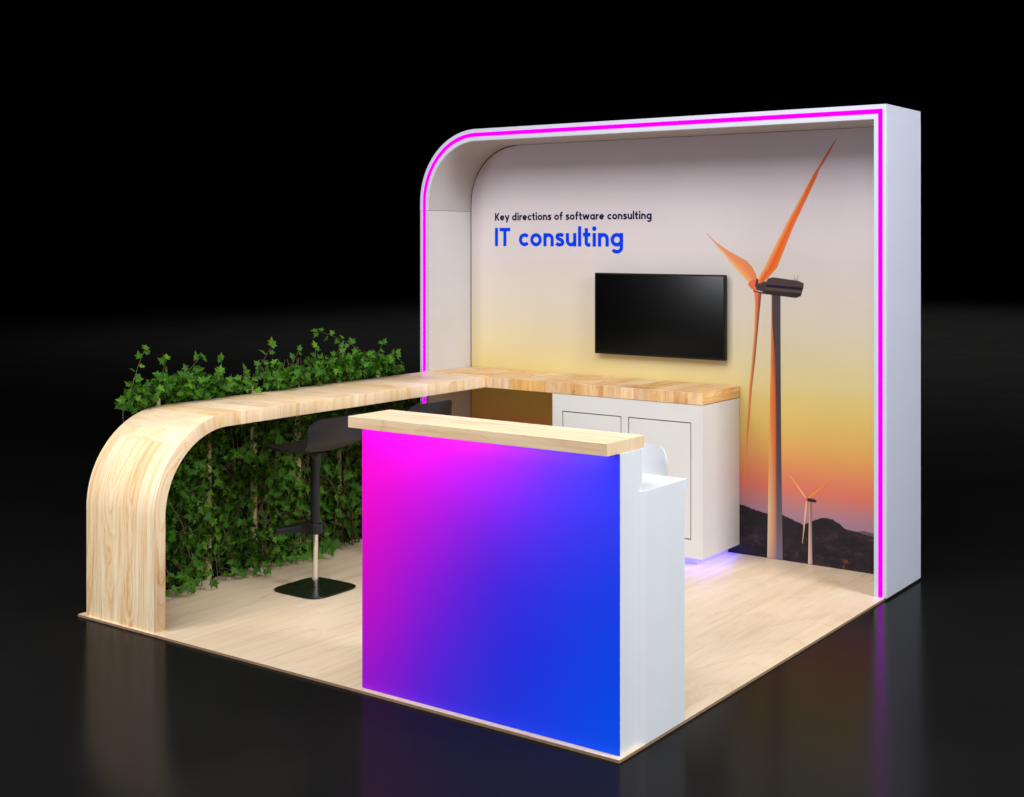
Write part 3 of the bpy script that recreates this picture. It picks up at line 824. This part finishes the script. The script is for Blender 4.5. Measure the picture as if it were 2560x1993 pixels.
TOP = [(0.10,0.60),(0.16,0.86),(0.2,0.97),(0.3,1.06),(0.42,1.10),(0.55,1.09),(0.7,1.10),(0.85,1.06),(0.95,1.02),(1.05,1.045),(1.2,1.10),(1.35,1.115),(1.5,1.105),(1.65,1.09),(1.8,1.12),(1.95,1.11),(2.1,1.10),(2.2,1.06),(2.28,1.0),(2.36,0.93),(2.42,0.8)]
def top(y):
    for a, b in zip(TOP, TOP[1:]):
        if a[0] <= y <= b[0]: return a[1] + (b[1]-a[1])*(y-a[0])/(b[0]-a[0])
    return 0.2
vines = []
def spray(p, d, length, step=0.027, size=0.042, droop=0.0, wig=0.35, lead=True):
    """a shoot: curved stem with leaves alternating along it"""
    pts = [Vector(p)]; d = Vector(d).normalized(); n = int(length/0.018); acc = 0; side = 1
    for i in range(n):
        d = (d + Vector((rng.uniform(-wig,wig), rng.uniform(-wig,wig), rng.uniform(-wig,wig)-droop))*0.25).normalized()
        nx = pts[-1] + d*0.018
        if blocked(nx.x, nx.y, nx.z) or nx.z < 0.006: break
        pts.append(nx); acc += 0.018
        if acc >= step:
            acc = 0; side = -side
            out = d.cross(Vector((1,0.2,0.3))).normalized()*side
            tipd = (out*0.9 + d*0.5 + Vector((rng.uniform(-.4,.4), rng.uniform(-.4,.4), rng.uniform(-.5,.2))))
            nr = Vector((rng.uniform(0.3,1.0), rng.uniform(-0.7,0.3), rng.uniform(-0.2,0.8)))
            add_leaf(nx + out*0.012, nr, tipd, size*rng.uniform(0.75,1.15), rng.uniform(0.75,1.35))
    if lead and len(pts) > 2:
        add_leaf(pts[-1], (rng.uniform(0.4,1), rng.uniform(-0.6,0.2), rng.uniform(0,0.6)), d, size*0.95, rng.uniform(0.9,1.4))
    if len(pts) > 2: vines.append((pts, 0.0014))

BARE = ((1.772,0.28,0.56),(1.772,0.66,0.80),(1.443,0.0,0.16),(1.443,0.42,0.58),(1.11,0.42,0.50),(0.79,0.40,0.48),(0.79,0.02,0.09),(0.46,0.93,1.02),(1.11,0.96,1.02),(2.11,0.95,1.02))
# mass of the hedge
count = 0
while count < 7000:
    y = rng.uniform(0.12, 2.42); z = rng.uniform(0.0, 1.16) if rng.random() > 0.16 else rng.uniform(0.95, 1.13)
    if z > top(y) + rng.uniform(-0.07, 0.02): continue
    under = z < BZ0
    x = rng.gauss(-2.962, 0.045) if under else rng.gauss(-2.965, 0.04)
    if not (-3.07 < x < -2.80): continue
    if z > 0.93: x = min(x, -2.86)
    if z < 0.93 and x < -2.93 - 1.2*(y - 0.05): continue
    if y < 0.36 and 0.5 < z < 0.99 - 0.10*max(0.0, (y-0.24)/0.12) and x < -2.93: continue
    if blocked(x, y, z, 0.02): continue
    # irregular clumping: thin out where a slow wave says so
    cl = math.sin(y*9.1+1.3*math.sin(z*7.3))*math.sin(z*8.7+1.7*math.sin(y*5.1))
    if rng.random() < 0.36 - 0.42*cl: continue
    if any(abs(y-sy) < 0.035 and za < z < zb and x > -2.985 for sy, za, zb in BARE): continue
    nr = Vector((rng.uniform(-0.25,1.0), rng.uniform(-1.0,0.7), rng.uniform(-0.5,0.9)))
    tp = Vector((rng.uniform(-0.2,0.5), rng.uniform(-1,1), rng.uniform(-1.2,0.5)))
    if add_leaf((x,y,z), nr, tp, rng.uniform(0.024,0.048), rng.uniform(0.42,1.3)): count += 1
# shoots breaking out of the top
for (y, z, dy, dz, ln) in ((0.26,1.03,0.5,0.85,0.24),(0.60,1.08,0.7,0.6,0.15),(0.88,1.03,0.35,0.8,0.13),(1.14,1.06,0.6,0.7,0.18),(1.93,1.12,-0.8,0.5,0.33),(1.7,1.08,0.4,0.7,0.10),
                           (2.08,1.06,0.6,0.6,0.13),(2.14,1.02,0.75,0.35,0.15),(0.45,1.06,0.3,0.8,0.13),(1.4,1.08,0.4,0.8,0.10),
                           (1.55,1.08,-0.1,1,0.09),(0.98,1.0,0.2,1,0.10)):
    spray((-2.965+rng.uniform(-0.03,0.03), y, z), (rng.uniform(-0.25,0.25), dy, dz), ln, wig=0.30)
# shoots over the bench edge and out on to the floor
for k in range(34):
    y = rng.uniform(0.38, 2.2)
    spray((-2.955, y, BZ+0.03+rng.uniform(0,0.05)), (rng.uniform(0.2,0.8), rng.uniform(-0.6,0.6), rng.uniform(0,0.6)), rng.uniform(0.05,0.10), step=0.02, size=0.042)
for k in range(46):
    y = rng.uniform(0.2, 2.34)
    spray((rng.uniform(-2.93,-2.87), y, rng.uniform(0.05,0.14)), (rng.uniform(0.4,1.0), rng.uniform(-0.6,0.6), -0.35), rng.uniform(0.05,0.17), step=0.026, size=0.044, droop=0.12)
for k in range(90):
    y = rng.uniform(0.2, 2.34)
    spray((rng.uniform(-2.95,-2.91), y, rng.uniform(0.12,0.80)), (rng.uniform(0.4,1.0), rng.uniform(-0.8,0.8), rng.uniform(-0.7,0.5)), rng.uniform(0.07,0.15), step=0.026, size=0.046, droop=0.1)
# climbing stems
for k in range(64):
    y = rng.uniform(0.46, 2.30); x = rng.uniform(-3.0,-2.90); z = 0.004; pts = [Vector((x,y,z))]
    dy = 0.0
    while z < top(min(2.45,max(0.05,y))) - 0.02:
        dy = dy*0.85 + rng.uniform(-0.011,0.011); z += 0.03; y += dy; x += rng.uniform(-0.006,0.006); x = min(-2.962, x) if 0.84 < z < 1.0 else min(-2.88, max(-3.03, x))
        if blocked(x,y,z): break
        pts.append(Vector((x,y,z)))
    if len(pts) > 3: vines.append((pts, rng.uniform(0.0016,0.0030)))
for k in range(110):
    y = rng.uniform(0.42, 2.32); z = rng.uniform(0.06, 0.8); pts = [Vector((rng.uniform(-2.94,-2.87), y, z))]
    d = Vector((rng.uniform(-0.1,0.15), rng.choice((-1,1))*rng.uniform(0.4,1), rng.uniform(-0.6,1)))
    for i in range(rng.randint(6,14)):
        d = (d.normalized() + Vector((rng.uniform(-.2,.2), rng.uniform(-.3,.3), rng.uniform(-.3,.3)))).normalized()
        q = pts[-1] + d*0.022; q.x = max(-2.98, min(-2.85, q.x))
        if blocked(q.x,q.y,q.z) or q.z < 0.006: break
        pts.append(q)
    if len(pts) > 3: vines.append((pts, 0.0014))
me = bpy.data.meshes.new("foliage"); me.from_pydata(lv, [], lf)
at_ = me.color_attributes.new("Col", 'FLOAT_COLOR', 'CORNER')
for poly, cols in zip(me.polygons, lc):
    for j, c in zip(poly.loop_indices, cols): at_.data[j].color = (c[0], c[1], c[2], 1)
me.update()
child(link("foliage", me, LEAF), hedge)
tv_, tf_ = [], []
for pts, r in vines:
    b = len(tv_); n = len(pts)
    for i, p in enumerate(pts):
        d = (pts[min(n-1,i+1)]-pts[max(0,i-1)]).normalized(); a = d.orthogonal().normalized(); c = d.cross(a)
        rr_ = r*(1-0.5*i/n)
        for k in range(4):
            g = math.pi/2*k; tv_.append(p + a*math.cos(g)*rr_ + c*math.sin(g)*rr_)
    for i in range(n-1):
        for k in range(4):
            tf_.append((b+i*4+k, b+i*4+(k+1) % 4, b+(i+1)*4+(k+1) % 4, b+(i+1)*4+k))
me = bpy.data.meshes.new("stems"); me.from_pydata(tv_, [], tf_); me.update()
child(link("stems", me, VINE), hedge)
for i, y in enumerate((0.46, 0.79, 1.11, 1.443, 1.772, 2.11)):
    bm = bmesh.new()
    lathe(bm, [(0.0175,0.001),(0.0185,0.3),(0.0175,0.6),(0.016,0.93),(0.013,0.985),(0.002,1.005)], -2.988, y, 14)
    o = bm_obj("stake", bm, STAKE, smooth=True); o.modifiers.new("edge_split", 'EDGE_SPLIT')
    child(o, hedge)

# ------------------------------------------------------------------ lights
def area(name, loc, target, size, energy, col=(1,1,1), sy=None):
    l = bpy.data.lights.new(name, 'AREA'); l.energy = energy; l.color = col; l.size = size
    if sy: l.shape = 'RECTANGLE'; l.size_y = sy
    o = bpy.data.objects.new(name, l); COL.objects.link(o); o.location = loc
    o.rotation_euler = (Vector(target)-Vector(loc)).to_track_quat('-Z', 'Y').to_euler()
    return o
C0 = (1.0, 0.995, 0.995)
area("key_lamp", (-4.13,-3.6,1.74), (-1.2,2.0,1.4), 0.85, 46, (0.95,0.97,1.0))
area("high_left_lamp", (-2.8,-3.0,5.5), (-1.8,1.2,0.6), 3.0, 232, C0)
area("high_right_lamp", (0.9,-3.0,5.5), (-1.0,1.2,0.6), 3.0, 184, C0)
area("side_lamp", (4.9,1.0,4.1), (0.0,1.2,0.8), 2.0, 405, (0.93,0.96,1.0))
area("front_lamp", (3.4,-5.2,3.4), (-0.8,1.2,0.8), 2.0, 32, C0)
area("spot_lamp", (-0.3,0.7,4.4), (-0.4,1.1,0), 0.9, 40, C0)
fl = area("front_left_lamp", (-3.4,-3.4,3.0), (-2.7,0.0,0.55), 0.8, 3.6, C0)
fl.data.spread = math.radians(55)
hl = area("hall_lamp", (-8,20,15), (-8,20,0), 20.0, 2700, (1,1,1))
hl.data.spread = math.radians(62)

# ------------------------------------------------------------------ world, camera, colour
w = bpy.data.worlds.new("World"); S.world = w; w.use_nodes = True
w.node_tree.nodes["Background"].inputs[0].default_value = (0,0,0,1)
w.node_tree.nodes["Background"].inputs[1].default_value = 0.0
cd = bpy.data.cameras.new("camera"); co = bpy.data.objects.new("camera", cd); COL.objects.link(co)
co.location = (2.3589, -3.8757, 1.7831); co.rotation_euler = (math.pi/2, 0, 0.6277)
cd.sensor_width = 36; cd.lens = 3308.35/2560*36; cd.shift_y = -(996.5-596.845)/2560
cd.clip_end = 500; cd.clip_start = 0.05
S.camera = co
S.render.engine = 'CYCLES'
S.cycles.max_bounces = 8
S.cycles.sample_clamp_indirect = 8
S.view_settings.view_transform = 'Standard'; S.view_settings.look = 'None'
S.view_settings.exposure = 0.0; S.view_settings.gamma = 1.0
